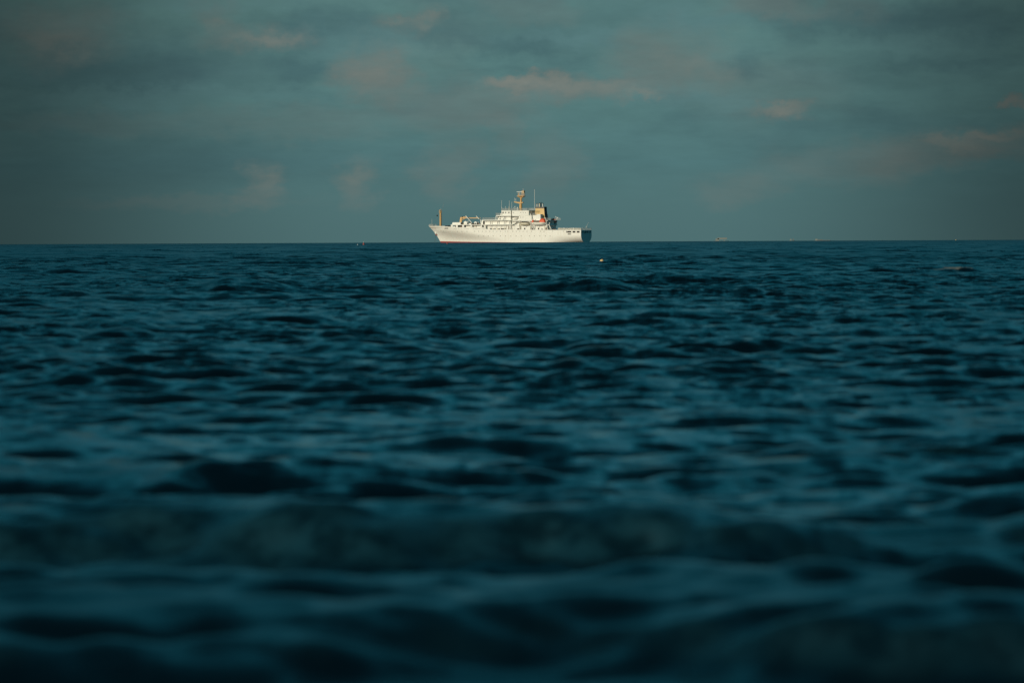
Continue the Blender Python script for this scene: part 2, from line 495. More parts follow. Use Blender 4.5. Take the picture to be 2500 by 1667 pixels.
# ------------------------------------------------------------------ mesh helpers
class MB:
    """Collects simple solids and links them as ONE mesh object."""
    def __init__(self):
        self.v = []
        self.f = []

    def add(self, vs, fs):
        o = len(self.v)
        self.v += [tuple(p) for p in vs]
        self.f += [tuple(i + o for i in q) for q in fs]
        return self

    def hexa(self, p):
        """p: 8 corners, bottom ring then top ring."""
        return self.add(p, [(3, 2, 1, 0), (4, 5, 6, 7), (0, 1, 5, 4), (1, 2, 6, 5), (2, 3, 7, 6), (3, 0, 4, 7)])

    def box(self, a, b):
        (x0, y0, z0), (x1, y1, z1) = a, b
        x0, x1 = min(x0, x1), max(x0, x1)
        y0, y1 = min(y0, y1), max(y0, y1)
        z0, z1 = min(z0, z1), max(z0, z1)
        return self.hexa([(x0, y0, z0), (x1, y0, z0), (x1, y1, z0), (x0, y1, z0),
                          (x0, y0, z1), (x1, y0, z1), (x1, y1, z1), (x0, y1, z1)])

    def tube(self, a, b, r0, r1=None, n=10, cap=True):
        a, b = Vector(a), Vector(b)
        r1 = r0 if r1 is None else r1
        q = (b - a).to_track_quat('Z', 'Y')
        vs = []
        for c, r in ((a, r0), (b, r1)):
            for i in range(n):
                t = 2 * math.pi * i / n
                vs.append(c + q @ Vector((r * math.cos(t), r * math.sin(t), 0)))
        fs = [(i, (i + 1) % n, n + (i + 1) % n, n + i) for i in range(n)]
        if cap:
            fs += [tuple(range(n - 1, -1, -1)), tuple(range(n, 2 * n))]
        return self.add(vs, fs)

    def path(self, pts, r, n=8):
        for a, b in zip(pts[:-1], pts[1:]):
            self.tube(a, b, r, r, n)
        return self

    def bar(self, a, b, w, h):
        """Rectangular bar from a to b, w along local y, h high."""
        a, b = Vector(a), Vector(b)
        d = (b - a).normalized()
        s = Vector((0, 1, 0)) * (w / 2)
        u = d.cross(Vector((0, 1, 0))).normalized() * (h / 2)
        return self.hexa([a - s - u, b - s - u, b + s - u, a + s - u, a - s + u, b - s + u, b + s + u, a + s + u])

    def ball(self, c, r, n=12, m=8, squash=1.0):
        c = Vector(c)
        vs = [c + Vector((0, 0, -r * squash))]
        for j in range(1, m):
            t = math.pi * j / m - math.pi / 2
            for i in range(n):
                p = 2 * math.pi * i / n
                vs.append(c + Vector((r * math.cos(t) * math.cos(p), r * math.cos(t) * math.sin(p), r * squash * math.sin(t))))
        vs.append(c + Vector((0, 0, r * squash)))
        fs = [(0, 1 + (i + 1) % n, 1 + i) for i in range(n)]
        for j in range(m - 2):
            for i in range(n):
                a = 1 + j * n + i
                b = 1 + j * n + (i + 1) % n
                fs.append((a, b, b + n, a + n))
        top = len(vs) - 1
        o = 1 + (m - 2) * n
        fs += [(top, o + i, o + (i + 1) % n) for i in range(n)]
        return self.add(vs, fs)

    def build(self, name, material, parent=None, smooth=False):
        me = bpy.data.meshes.new(name)
        me.from_pydata(self.v, [], self.f)
        me.update()
        if smooth:
            me.polygons.foreach_set('use_smooth', [True] * len(me.polygons))
            if hasattr(me, 'set_sharp_from_angle'):
                me.set_sharp_from_angle(angle=R(40))
        me.materials.append(material)
        o = bpy.data.objects.new(name, me)
        COL.objects.link(o)
        if parent is not None:
            o.parent = parent
        return o


def thing(name, label, cat, matrix, group=None):
    o = bpy.data.objects.new(name, None)
    COL.objects.link(o)
    o.matrix_world = matrix
    o.empty_display_size = 0.3
    o['label'] = label
    o['category'] = cat
    if group:
        o['group'] = group
    return o


# ------------------------------------------------------------------ the ship
THETA = R(27.0)                    # she lies stern quarter towards us
SHIP_D = 3056.0
_r = ray(1431.5, 592.0)
SHIP_X = _r.x * SHIP_D
SHIP_Z = sea_drop(SHIP_D)
CT, ST = math.cos(THETA), math.sin(THETA)
SHIP_M = Matrix.Translation((SHIP_X, SHIP_D, SHIP_Z)) @ Matrix.Rotation(math.pi - THETA, 4, 'Z')
ship = thing('ship', 'large white ship with a buff funnel and masts, anchored off the beach', 'ship', SHIP_M)


def P(px, py, v):
    """Point of the ship (u forward of the transom, v to port, z above water) seen at a photograph pixel, for a given v."""
    d = ray(px, py - 1.3)
    t = d.x
    u = (SHIP_X - v * ST - t * SHIP_D + t * v * CT) / (CT + t * ST)
    Y = SHIP_D + u * ST - v * CT
    return Vector((u, v, CAM_H + d.z * Y - SHIP_Z))


BEAM = 7.2
STEM0 = P(1076, 592.5, 0).x
STEM1 = P(1046, 552.6, 0).x
STEMH = P(1046, 552.6, 0).z


def sstep(x):
    x = np.clip(x, 0, 1)
    return x * x * (3 - 2 * x)


def stem(z):
    t = np.clip(z / STEMH, -0.6, 1.3)
    return STEM0 + (STEM1 - STEM0) * (t + 0.10 * np.sin(np.clip(t, 0, 1) * math.pi) * -1.0)


def half(u, z):
    """Half breadth of the hull."""
    t = np.clip(z / STEMH, 0, 1)
    ts = sstep((t - 0.06) / 0.72)
    ent = 44 + (24 - 44) * ts
    n = 1.7 + 0.6 * ts
    f = np.clip((stem(z) - u) / ent, 0, 1)
    b = BEAM * (1 - (1 - f) ** n)
    tt = np.clip((z + 0.55) / 4.2, 0.0, 1.0)
    w = 6.45 * np.sqrt(np.clip(1 - (1 - tt) ** 2, 0, 1))
    w = np.maximum(w, 0.0)
    k = sstep(u / 23.0) ** 0.8
    return np.minimum(b, w + (BEAM - w) * k)


def PH(px, py, out=0.0):
    """Point on the port side of the hull under a pixel."""
    v = BEAM
    for _ in range(8):
        p = P(px, py, v)
        v = float(half(p.x, p.z)) + out
    return P(px, py, v)


TOP = [PH(1420, 563.2), PH(1300, 562.3), PH(1194, 561.7), PH(1188, 560.8), PH(1184, 556.9), PH(1104, 556.2), PH(1101, 555.2),
       PH(1075, 553.3)]
TOPU = np.array([-1.0] + [p.x for p in TOP] + [STEM1 + 2])
TOPZ = np.array([TOP[0].z] + [p.z for p in TOP] + [STEMH])
# red boot top, showing forward where she rides high
BOOTU = np.array([-5, PH(1330, 592).x, PH(1200, 592.6).x, PH(1150, 591.8).x, PH(1078, 590.6).x, STEM1 + 5])
BOOTZ = np.array([-0.35, -0.25, 0.22, PH(1150, 591.9).z, PH(1080, 590.5).z, PH(1080, 590.5).z])


def ztop(u):
    return np.interp(u, TOPU, TOPZ)


def zboot(u):
    return np.interp(u, BOOTU, BOOTZ)


def shell(name, material, lo, hi, nz, close_top):
    """Both sides and the transom of a band of the hull between the heights lo(u) and hi(u)."""
    ns = 110
    s = np.linspace(0, 1, ns)
    s = s ** 0.85
    mb = MB()
    zs = np.linspace(0, 1, nz)
    ring = []
    for j in range(nz):
        row = []
        for i in range(ns):
            u = s[i] * STEM0
            for _ in range(12):
                z = lo(u) + (hi(u) - lo(u)) * zs[j]
                u = s[i] * float(stem(z))
            z = lo(u) + (hi(u) - lo(u)) * zs[j]
            row.append((u, float(half(u, z)), float(z)))
        ring.append(row)
    port = [[p for p in r_] for r_ in ring]
    vs = [p for r_ in port for p in r_] + [(p[0], -p[1], p[2]) for r_ in port for p in r_]
    N = ns * nz
    fs = []
    for j in range(nz - 1):
        for i in range(ns - 1):
            a = j * ns + i
            fs.append((a, a + ns, a + ns + 1, a + 1))
            b = N + a
            fs.append((b, b + 1, b + ns + 1, b + ns))
        fs.append((j * ns, N + j * ns, N + (j + 1) * ns, (j + 1) * ns))      # transom
    mb.add(vs, fs)
    if close_top:
        t = (nz - 1) * ns
        dk = []
        for i in range(ns):
            p = ring[-1][i]
            dk.append((p[0], p[1] - 0.02, p[2] - 0.9 if p[0] > 4 else p[2] - 0.25))
        MB().add(dk + [(p[0], -p[1], p[2]) for p in dk],
                 [(i, i + 1, ns + i + 1, ns + i) for i in range(ns - 1)]).build('weather_deck', M['deck'], ship)
    return mb.build(name, material, ship, smooth=True)


hull = shell('hull', M['hull'], zboot, ztop, 22, True)
bottom = shell('hull_bottom', M['red'], lambda u: -2.6, zboot, 5, False)


def house(name, px0, px1, y0, y1, v, material='white', v0=None, rake=0.0, parent=None):
    """Deckhouse between photograph columns px0..px1 and rows y0 (top)..y1 (bottom), port face at v."""
    a, b = P(px0, y0, v), P(px1, y1, v)
    c = P(px0 + rake, y1, v)
    z1, z0 = a.z, b.z
    w = -v if v0 is None else v0
    uf0, uf1, ua = c.x, a.x, b.x
    return MB().hexa([(ua, w, z0), (uf0, w, z0), (uf0, v, z0), (ua, v, z0),
                      (ua, w, z1), (uf1, w, z1), (uf1, v, z1), (ua, v, z1)]).build(name, M[material], parent or ship)


def slab(name, px0, px1, y0, y1, inset, material='white', cap=None):
    """Deck plate that follows the hull's outline."""
    a, b = PH(px0, y1), PH(px1, y1)
    z0, z1 = P(px0, y1, a.y).z, P(px0, y0, a.y).z
    us = np.linspace(b.x, a.x, 12)
    vs = []
    for z in (z0, z1):
        for u in us:
            w = float(half(u, min(z0, STEMH))) - inset
            if cap:
                w = min(w, cap)
            vs += [(u, w, z), (u, -w, z)]
    n = len(us)
    fs = []
    for i in range(n - 1):
        a_, b_ = 2 * i, 2 * i + 2
        o = 2 * n
        fs += [(a_, b_, b_ + 1, a_ + 1), (o + a_, o + a_ + 1, o + b_ + 1, o + b_), (a_, o + a_, o + b_, b_), (a_ + 1, b_ + 1, o + b_ + 1, o + a_ + 1)]
    fs += [(0, 1, 2 * n + 1, 2 * n), (2 * n - 2, 4 * n - 2, 4 * n - 1, 2 * n - 1)]
    return MB().add(vs, fs).build(name, M[material], ship)


def panel(name, px0, px1, y0, y1, v, parent, material='glass', depth=0.05):
    a, b = P(px0, y0, v), P(px1, y1, v)
    return MB().box((a.x, v - 0.08, a.z), (b.x, v + depth, b.z)).build(name, M[material], parent)


def framed(name, px0, px1, y0, y1, v, parent):
    """A window or opening: dark pane inside a raised frame."""
    w = panel(name, px0, px1, y0, y1, v, parent, 'glass', 0.02)
    a, b = P(px0, y0, v), P(px1, y1, v)
    t = 0.09
    f = MB()
    f.box((a.x, v - 0.05, a.z), (b.x, v + 0.07, a.z + t)).box((a.x, v - 0.05, b.z - t), (b.x, v + 0.07, b.z))
    f.box((a.x, v - 0.05, b.z - t), (a.x + t, v + 0.07, a.z + t)).box((b.x - t, v - 0.05, b.z - t), (b.x, v + 0.07, a.z + t))
    f.build('window_frame', M['white'], w)
    return w


def railing(pts, h=1.25, parent=None, step=1.3, r=0.045):
    mb = MB()
    up = Vector((0, 0, 1))
    for a, b in zip(pts[:-1], pts[1:]):
        a, b = Vector(a), Vector(b)
        n = max(1, int((b - a).length / step))
        for i in range(n + 1):
            p = a.lerp(b, i / n)
            mb.tube(p, p + up * h, r, r, 5)
        for k in (1.0, 0.66, 0.33):
            mb.tube(a + up * h * k, b + up * h * k, r, r, 5)
    return mb.build('railing', M['steel'], parent or ship)


# --- forecastle and side plating with its openings
openings = [(1105.5, 1112.8), (1117.8, 1128.2), (1133, 1148.5), (1152, 1173.5), (1176.5, 1181.5)]
edges = [1100.5] + [e for o_ in openings for e in o_] + [1184.5]
for sgn in (1, -1):
    for px0, px1 in zip(edges[0::2], edges[1::2]):
        a, b = PH(px0, 553.5), PH(px1, 553.5)
        z1 = P(px0, 551.3, a.y).z
        plate = MB()
        for k in range(2):
            u0, u1 = a.x + (b.x - a.x) * k / 2, a.x + (b.x - a.x) * (k + 1) / 2
            w0, w1 = float(half(u0, 8.6)), float(half(u1, 8.6))
            zb0, zb1 = float(ztop(u0)) - 0.15, float(ztop(u1)) - 0.15
            plate.hexa([(u0, sgn * (w0 - 0.15), zb0), (u0, sgn * w0, zb0), (u1, sgn * w1, zb1), (u1, sgn * (w1 - 0.15), zb1),
                        (u0, sgn * (w0 - 0.15), z1), (u0, sgn * w0, z1), (u1, sgn * w1, z1), (u1, sgn * (w1 - 0.15), z1)])
        plate.build('side_plating', M['hull'], ship)
dk1 = slab('deck', 1100.5, 1252, 549.7, 551.25, 0.0)
fore_house = house('deckhouse', 1104.8, 1124.5, 544.4, 549.72, 5.7, rake=-1.2)
inner = house('deckhouse', 1110, 1334.5, 551.25, 562.3, 5.7)
panel('door_or_shade', 1111.2, 1116.8, 552, 559, 5.7, inner, 'dark')  # this and the next panel: shade inside two side openings, painted dark
panel('door_or_shade', 1122.5, 1133.5, 552, 558.5, 5.7, inner, 'brown')
for px in (1159, 1162.5, 1177):
    panel('door_or_shade', px, px + 1.1, 552.6, 557, 5.7, inner, 'brown')
for px, y in ((1281.3, 559.3), (1315, 559.3)):
    panel('door_or_shade', px - 1.6, px + 1.4, y - 1.6, 561.8, 5.7, inner, 'dark')
for px in (1241, 1244.5):
    panel('door_or_shade', px, px + 1.6, 554, 561.8, 5.7, inner, 'brown')
for px, y in ((1285.7, 555.3), (1317, 556)):
    panel('window', px - .6, px + .6, y - .6, y + .6, 5.7, inner)
# sill of the side openings: a thin dark seam at deck level
for px0, px1 in ((1107, 1116), (1118.5, 1121.5), (1124.5, 1128), (1133, 1145), (1154, 1173), (1177, 1185)):
    seam = MB()
    for k in range(3):
        a = PH(px0 + (px1 - px0) * k / 3, 560.6)
        b = PH(px0 + (px1 - px0) * (k + 1) / 3, 560.6)
        seam.hexa([(a.x, a.y - .1, a.z - .07), (b.x, b.y - .1, b.z - .07), (b.x, b.y + .04, b.z - .07), (a.x, a.y + .04, a.z - .07),
                   (a.x, a.y - .1, a.z + .07), (b.x, b.y - .1, b.z + .07), (b.x, b.y + .04, b.z + .07), (a.x, a.y + .04, a.z + .07)])
    seam.build('rubbing_strake', M['grey'], ship)
# stanchions along the open side passage
for px in (1186, 1197, 1209, 1221, 1232.5):
    a = P(px, 561.6, 6.95)
    b = P(px, 551.2, 6.95)
    MB().tube(a, b, 0.10, 0.10, 6).build('stanchion', M['white'], ship)
# stores and pipework standing in the side passage
rnd = random.Random(4)
for px, w, y, mk in ((1196, 2.4, 559, 'dark'), (1201, 3, 559.5, 'cream'), (1206.5, 1.6, 558.5, 'grey'), (1212, 3.4, 559.5, 'cream'),
                     (1217, 1.6, 559.2, 'grey'), (1223, 2.5, 559, 'brown'), (1227, 2.2, 558.5, 'grey'), (1231, 1.6, 557.5, 'cream')):
    a, b = P(px, y, 6.35), P(px + w, 562.1, 6.35)
    MB().box((a.x, 5.74, a.z), (b.x, 6.35, b.z)).build('deck_locker', M[mk], ship)

# --- second tier
h2 = house('deckhouse', 1175.8, 1247, 540.3, 549.74, 5.1, rake=-1.6)
dk2 = slab('deck', 1174.5, 1247, 538.4, 540.35, 0.35, cap=6.6)
for px in (1197.4, 1215, 1231, 1243.4):
    a, b = P(px, 549.6, 6.35), P(px, 540.3, 6.35)
    MB().box((a.x - .13, 6.22, a.z), (b.x + .13, 6.45, b.z)).build('stanchion', M['grey'], ship)  # grey puts the shadow at these posts into their colour
panel('door_or_shade', 1179.2, 1183.6, 541.6, 549.4, 5.1, h2, 'dark')
for px in (1188, 1206, 1218, 1237.5):
    panel('window', px - .6, px + .6, 541.6, 543.2, 5.1, h2)
rb = MB()
for px0, px1 in ((1184, 1247),):
    a, b = P(px0, 549.7, 6.6), P(px1, 548.6, 6.6)
    rb.box((a.x, 6.5, a.z), (b.x, 6.6, b.z))
rb.build('coaming', M['white'], ship)

# --- third tier
h3 = house('deckhouse', 1213, 1247, 529.3, 538.45, 5.3, rake=0.3)
dk3 = slab('deck', 1209.8, 1246.5, 527.2, 529.35, 0.35, cap=6.6)
for x0, x1, y0, y1 in ((1214.8, 1217.6, 530.4, 533), (1220.8, 1223, 530.4, 532.6)):
    framed('window', x0, x1, y0, y1, 5.3, h3)
for x0, x1, y0, y1 in ((1219.2, 1223, 535.3, 537.3), (1227.6, 1230, 535.8, 538)):
    panel('vent_opening', x0, x1, y0, y1, 5.3, h3, 'dark')
for px in (1231.5, 1210.8):
    a, b = P(px, 538.4, 6.3), P(px, 529.3, 6.3)
    MB().box((a.x - .12, 6.2, a.z), (b.x + .12, 6.42, b.z)).build('stanchion', M['grey' if px > 1220 else 'white'], ship)

# --- wheelhouse
h4 = house('wheelhouse', 1224, 1247.2, 516.2, 527.25, 6.0, rake=1.0)
low = house('bridge_bulwark', 1221, 1225, 522.4, 527.25, 6.35)
for x0, x1 in ((1226.6, 1229.8), (1233.7, 1235.7), (1241.2, 1243.6)):
    framed('window', x0, x1, 518.9, 522.0, 6.0, h4)
uf = P(1224.6, 520, 6.0).x
zf0, zf1 = P(1225, 522, 6.0).z, P(1225, 519, 6.0).z
for k in range(7):                  # the forward windows of the wheelhouse
    w0 = -5.6 + k * 1.62
    MB().box((uf - .2, w0, zf0), (uf + 0.18, w0 + 1.3, zf1)).build('window', M['glass'], h4)
core = house('deckhouse', 1246, 1268, 516.8, 550, 4.1)
h5 = house('deckhouse', 1250, 1291, 516.2, 527.4, 5.6)
for px in (1253.6, 1271.5, 1277.2, 1283.2):
    panel('window', px - .65, px + .65, 519.9, 521.4, 5.6, h5)
house('roof', 1223.6, 1247.6, 515.5, 516.24, 6.1, parent=h4)
house('roof', 1249.6, 1291.4, 515.5, 516.24, 5.7, parent=h5)
h6 = house('deckhouse', 1266.5, 1298, 527.35, 541.2, 5.45)
for px in (1271.2, 1277):
    panel('window', px - .7, px + .7, 531.2, 532.8, 5.45, h6)
h7 = house('deckhouse', 1247, 1334.8, 541.15, 551.3, 4.5)
house('deck', 1246, 1268, 527.5, 529.2, 5.7, v0=3.9)
house('deck', 1247.5, 1267, 539.1, 541.1, 5.85, v0=3.9)
house('deck', 1248.5, 1337, 550.1, 552.0, 5.85)
house('deck', 1298, 1336.5, 539.4, 541.2, 6.1)
# outside stairs between the tiers
for (x0, y0), (x1, y1) in (((1254.5, 539), (1263.5, 529.5)), ((1254.5, 550), (1264.5, 541)), ((1259.5, 557.8), (1266.5, 551.8))):
    st_ = MB()
    for dv in (0.0, 0.75):
        st_.bar(P(x0, y0, 4.9 + dv), P(x1, y1, 4.9 + dv), 0.08, 0.28)
    for k in range(8):
        c = P(x0, y0, 5.25).lerp(P(x1, y1, 5.25), (k + .5) / 8)
        st_.box((c.x - .12, 4.9, c.z - .02), (c.x + .12, 5.65, c.z + .02))
    st_.build('stairway', M['grey'], ship)
# white raking strut outside the recess
MB().bar(P(1242.6, 538.5, 6.3), P(1248, 562, 6.3), 0.18, 0.5).build('raking_strut', M['white'], ship)
for px, y0, y1 in ((1250.5, 541, 550), (1251, 552, 561.5), (1256, 552, 561.5)):
    MB().tube(P(px, y1, 5.7), P(px, y0, 5.7), 0.09, 0.09, 6).build('stanchion', M['white'], ship)

# --- funnel casing
h8 = house('funnel_casing', 1298.5, 1319.5, 526.8, 541.2, 4.6)
h9 = house('funnel_casing', 1310.5, 1319.2, 524.4, 526.85, 4.6)
MB().bar(P(1290.5, 517.5, 4.2), P(1296, 526.5, 4.2), 0.9, 0.75).build('ventilator', M['white'], ship)
for px, y in ((1294, 519), (1297.5, 521), (1301, 519.5), (1299.5, 523.5)):
    a = P(px, y, 0)
    b = P(px, 527.3, 0)
    MB().box((a.x - .5, -2.2, b.z - .4), (a.x + .5, 1.6, a.z)).build('ventilator', M['grey'], ship)


def frustum(x0a, x1a, ya, x0b, x1b, yb, v, name, material, parent):
    """a: bottom row, b: top row."""
    a0, a1, b0, b1 = P(x0a, ya, v), P(x1a, ya, v), P(x0b, yb, v), P(x1b, yb, v)
    k = 0.94
    return MB().hexa([(a1.x, -v, a1.z), (a0.x, -v, a0.z), (a0.x, v, a0.z), (a1.x, v, a1.z),
                      (b1.x, -v * k, b1.z), (b0.x, -v * k, b0.z), (b0.x, v * k, b0.z), (b1.x, v * k, b1.z)]).build(name, M[material], parent)


funnel = frustum(1304, 1330.6, 541, 1307.2, 1328.0, 509.9, 1.65, 'funnel', 'funnel', ship)
funnel['label'] = 'buff funnel with a black top band'
frustum(1306.6, 1328.2, 509.9, 1306.9, 1328.0, 506.4, 1.72, 'funnel_band', 'black', funnel)
a0, b0 = P(1330.6, 541, 1.65), P(1328.0, 509.9, 1.65)
MB().hexa([(a0.x - .06, -1.66, a0.z), (a0.x + .1, -1.66, a0.z), (a0.x + .1, 1.58, a0.z), (a0.x - .06, 1.58, a0.z),
           (b0.x - .06, -1.57, b0.z), (b0.x + .1, -1.57, b0.z), (b0.x + .1, 1.5, b0.z), (b0.x - .06, 1.5, b0.z)]).build('aft_plate', M['black'], funnel)  # thin black plate over the funnel's aft face
for px, v, top, r, mk in ((1309.8, .9, 499.3, .24, 'steel'), (1313.2, 0.2, 498.9, .24, 'steel'), (1317.4, .7, 498.4, .34, 'cream'),
                          (1320.8, -.5, 496.6, .26, 'black'), (1325.2, .3, 498.9, .36, 'steel')):
    p = MB().tube(P(px, 507, v), P(px, top, v), r, r, 10).build('exhaust_pipe', M[mk], funnel, smooth=True)
    MB().tube(P(px, top, v), P(px + .5, top - 1.2, v), r * 1.02, r * 1.02, 10).build('exhaust_tip', M['black'], funnel)

# --- main mast
mast = MB()
prof = [(1271, 516.3, .95), (1271.2, 506, .80), (1271.6, 498, .66), (1272, 493, .50), (1272.4, 483, .40), (1272.6, 478, .45)]
for (x0, y0, r0), (x1, y1, r1) in zip(prof[:-1], prof[1:]):
    mast.tube(P(x0, y0, 0), P(x1, y1, 0), r0, r1, 12)
main_mast = mast.build('main_mast', M['buff'], ship, smooth=True)
yd = MB()
for s_ in (1,):
    pa, pb = P(1272, 496, 0), P(1255.8, 495, 0)
    yd.hexa([(pa.x, -.8, pa.z - .75), (pb.x, -.5, pb.z - .12), (pb.x, .5, pb.z - .12), (pa.x, .8, pa.z - .75),
             (pa.x, -.8, pa.z + .2), (pb.x, -.5, pb.z + .28), (pb.x, .5, pb.z + .28), (pa.x, .8, pa.z + .2)])
    pc = P(1278, 496, 0)
    yd.hexa([(pc.x, -.6, pc.z - .1), (pa.x, -.8, pa.z - .5), (pa.x, .8, pa.z - .5), (pc.x, .6, pc.z - .1),
             (pc.x, -.6, pc.z + .25), (pa.x, -.8, pa.z + .2), (pa.x, .8, pa.z + .2), (pc.x, .6, pc.z + .25)])
yd.build('mast_platform', M['buff'], main_mast)
tp = MB()
pa, pb = P(1264.2, 480.4, 0), P(1280.6, 480.4, 0)
tp.box((pa.x, -1.3, pa.z - .14), (pb.x, 1.3, pa.z + .14))
for x0 in (1265, 1279.8):
    for dv in (-.9, .9):
        q = P(x0, 480.6, 0)
        tp.tube((q.x, dv, q.z), P(1272.3, 485, 0), .22, .25, 6)
tp.build('mast_platform', M['buff'], main_mast)
MB().tube(P(1266, 480, 0), P(1265.3, 472.3, 0), .25, .2, 8).build('radar_post', M['buff'], main_mast)
MB().tube(P(1268.5, 480, .5), P(1268.2, 470.5, .5), .2, .25, 8).build('radar_post', M['steel'], main_mast)
MB().box((P(1275, 470, .5).x, .3, P(1268, 470.3, .5).z), (P(1261.8, 469, .5).x, .7, P(1268, 469.1, .5).z)).build('radar_scanner', M['steel'], main_mast)
lat = MB()
zt0, zt1 = P(1277.5, 480, 0).z, P(1277.5, 467.3, 0).z
u0, u1 = P(1274.8, 474, 0).x, P(1280.2, 474, 0).x
for u_ in (u0, u1):
    for dv in (-.6, .6):
        lat.tube((u_, dv, zt0), (u_, dv, zt1), .10, .10, 6)
for k in range(5):
    z_ = zt0 + (zt1 - zt0) * (k + 1) / 5
    for dv in (-.6, .6):
        lat.tube((u0, dv, z_), (u1, dv, z_), .08, .08, 5)
        lat.tube((u0, dv, z_ - (zt1 - zt0) / 5), (u1, dv, z_), .06, .06, 5)
    for u_ in (u0, u1):
        lat.tube((u_, -.6, z_), (u_, .6, z_), .08, .08, 5)
lat.build('lattice_topmast', M['buff'], main_mast)
MB().box((u1 + .1, -.5, zt1 - 1.2), (u0 - .1, .5, zt1 + .05)).build('lantern_box', M['cream'], main_mast)
MB().tube(P(1278, 467.5, 0), P(1278, 462.6, 0), .08, .05, 6).tube(P(1275.5, 463.8, 0), P(1279, 463.6, 0), .1, .1, 6).build('wind_vane', M['steel'], main_mast)
railing([P(1264.4, 480, 1.2), P(1280.4, 480, 1.2)], 1.5, main_mast, 0.8)
railing([P(1264.4, 480, -1.2), P(1280.4, 480, -1.2)], 1.5, main_mast, 0.8)
for px, y, r in ((1256.6, 486, .20), (1259.6, 488.3, .27)):
    MB().ball(P(px, y, 0.2), r).tube(P(px, y, 0.2), P(px + .3, 495, .2), .06, .06, 6).build('antenna_dome', M['white'], main_mast, smooth=True)
MB().bar(P(1258, 486.4, -.2), P(1264.5, 486.3, -.2), .2, .16).build('radar_scanner', M['black'], main_mast)

# --- aerials and domes on the wheelhouse top
for px, y0, y1, r in ((1305, 514, 463.5, .075), (1224.6, 515.6, 490.5, .055), (1243.4, 515.6, 491, .06), (1249.6, 515.6, 494.5, .06)):
    MB().tube(P(px, y0, 1.5), P(px, y1, 1.5), r * 1.3, r, 6).build('whip_antenna', M['white'], ship)
for px, y, r in ((1234.4, 505.8, .17), (1254.6, 508.2, .17), (1257.4, 506.2, .30)):
    MB().ball(P(px, y, 2.5), r).tube(P(px, y, 2.5), P(px + .6, 515.8, 2.5), .07, .07, 6).build('antenna_dome', M['white'], ship, smooth=True)
MB().tube(P(1263.2, 515.8, 2.5), P(1263.2, 508, 2.5), .26, .26, 10).ball(P(1263.2, 508, 2.5), .26).build('antenna_dome', M['white'], ship, smooth=True)
MB().tube(P(1226, 513, 1), P(1225.5, 507, 1), .09, .09, 6).build('signal_light', M['steel'], ship)
MB().tube(P(1243, 515.6, 2), P(1242.8, 505.5, 2), .16, .1, 8).build('signal_mast', M['cream'], ship)


def corner_rail(px0, px1, y, v, h=1.15, step=0.75, r=0.055):
    a, b = P(px0, y, v), P(px1, y, v)
    railing([(b.x, v, a.z), (a.x, v, a.z), (a.x, -v, a.z), (b.x, -v, a.z)], h, ship, step, r)


corner_rail(1224.2, 1247, 515.5, 6.0)
corner_rail(1250, 1305, 515.6, 5.6)
corner_rail(1210.3, 1221, 527.2, 6.5)
corner_rail(1177, 1212, 538.5, 6.4, 1.15, 0.7, 0.05)
corner_rail(1299, 1310, 526.8, 4.5)
corner_rail(1322, 1345, 539.5, 5.8)

# --- foremast
fm = MB()
fm.tube(P(1075.6, 556, 0), P(1075.4, 519.5, 0), .58, .50, 14)
foremast = fm.build('foremast', M['buff'], ship, smooth=True)
fp = MB().tube(P(1075.4, 520.6, 0), P(1075.4, 519.2, 0), .95, .8, 12)
for i in range(8):
    t = i * math.pi / 4
    q = P(1075.4, 519.4, 0)
    fp.tube(q + Vector((.75 * math.cos(t), .75 * math.sin(t), 0)), q + Vector((.75 * math.cos(t), .75 * math.sin(t), 1.1)), .06, .06, 5)
q = P(1075.4, 514.6, 0)
for i in range(12):
    t, t2 = i * math.pi / 6, (i + 1) * math.pi / 6
    fp.tube(q + Vector((.75 * math.cos(t), .75 * math.sin(t), 0)), q + Vector((.75 * math.cos(t2), .75 * math.sin(t2), 0)), .07, .07, 5)
fp.build('mast_platform', M['buff'], foremast)
MB().tube(P(1074.6, 519, .2), P(1074.6, 513.4, .2), .3, .3, 8).build('lantern', M['cream'], foremast)
MB().tube(P(1076.4, 519, 0), P(1076.2, 509.5, 0), .10, .05, 6).build('aerial', M['steel'], foremast)
MB().tube(P(1078.5, 518, 0), P(1083.4, 497, 0), .05, .03, 5).build('aerial', M['grey'], foremast)
lad = MB()
for k in range(22):
    y = 524 + k * 1.35
    lad.tube(P(1078.3, y, -.1), P(1079.0, y, -.1), .03, .03, 4)
lad.tube(P(1079.0, 523, -.1), P(1079.0, 555, -.1), .04, .04, 4)
lad.build('ladder', M['brown'], foremast)

# --- bow fittings
MB().tube(P(1054.7, 553.5, 0), P(1054.4, 535.8, 0), .12, .07, 6).build('jackstaff', M['steel'], ship)
bw = []
for px in (1047.2, 1050, 1053, 1056):
    p = PH(px, 552.8)
    bw.append(Vector((p.x, max(p.y - .05, .02), float(ztop(p.x)))))
railing(bw, 0.85, ship, 0.5, 0.06)
railing([Vector((p.x, -p.y, p.z)) for p in bw], 0.85, ship, 0.5, 0.06)
wl = MB()
for px0, px1, v, y in ((1086, 1091, 1.4, 552.9), (1091.5, 1095, 1.9, 552.4), (1095.3, 1099.5, 1.2, 552.2)):
    a, b = P(px0, y, v), P(px1, 557, v)
    wl.box((a.x, -v, a.z), (b.x, v, b.z))
    wl.tube((a.x * .5 + b.x * .5, -v - .4, a.z - .35), (a.x * .5 + b.x * .5, v + .4, a.z - .35), .45, .45, 10)
wl.build('windlass', M['dark'], ship)
MB().tube(P(1064.2, 552.8, 1), P(1064.2, 550.8, 1), .2, .15, 8).build('bollard', M['steel'], ship)


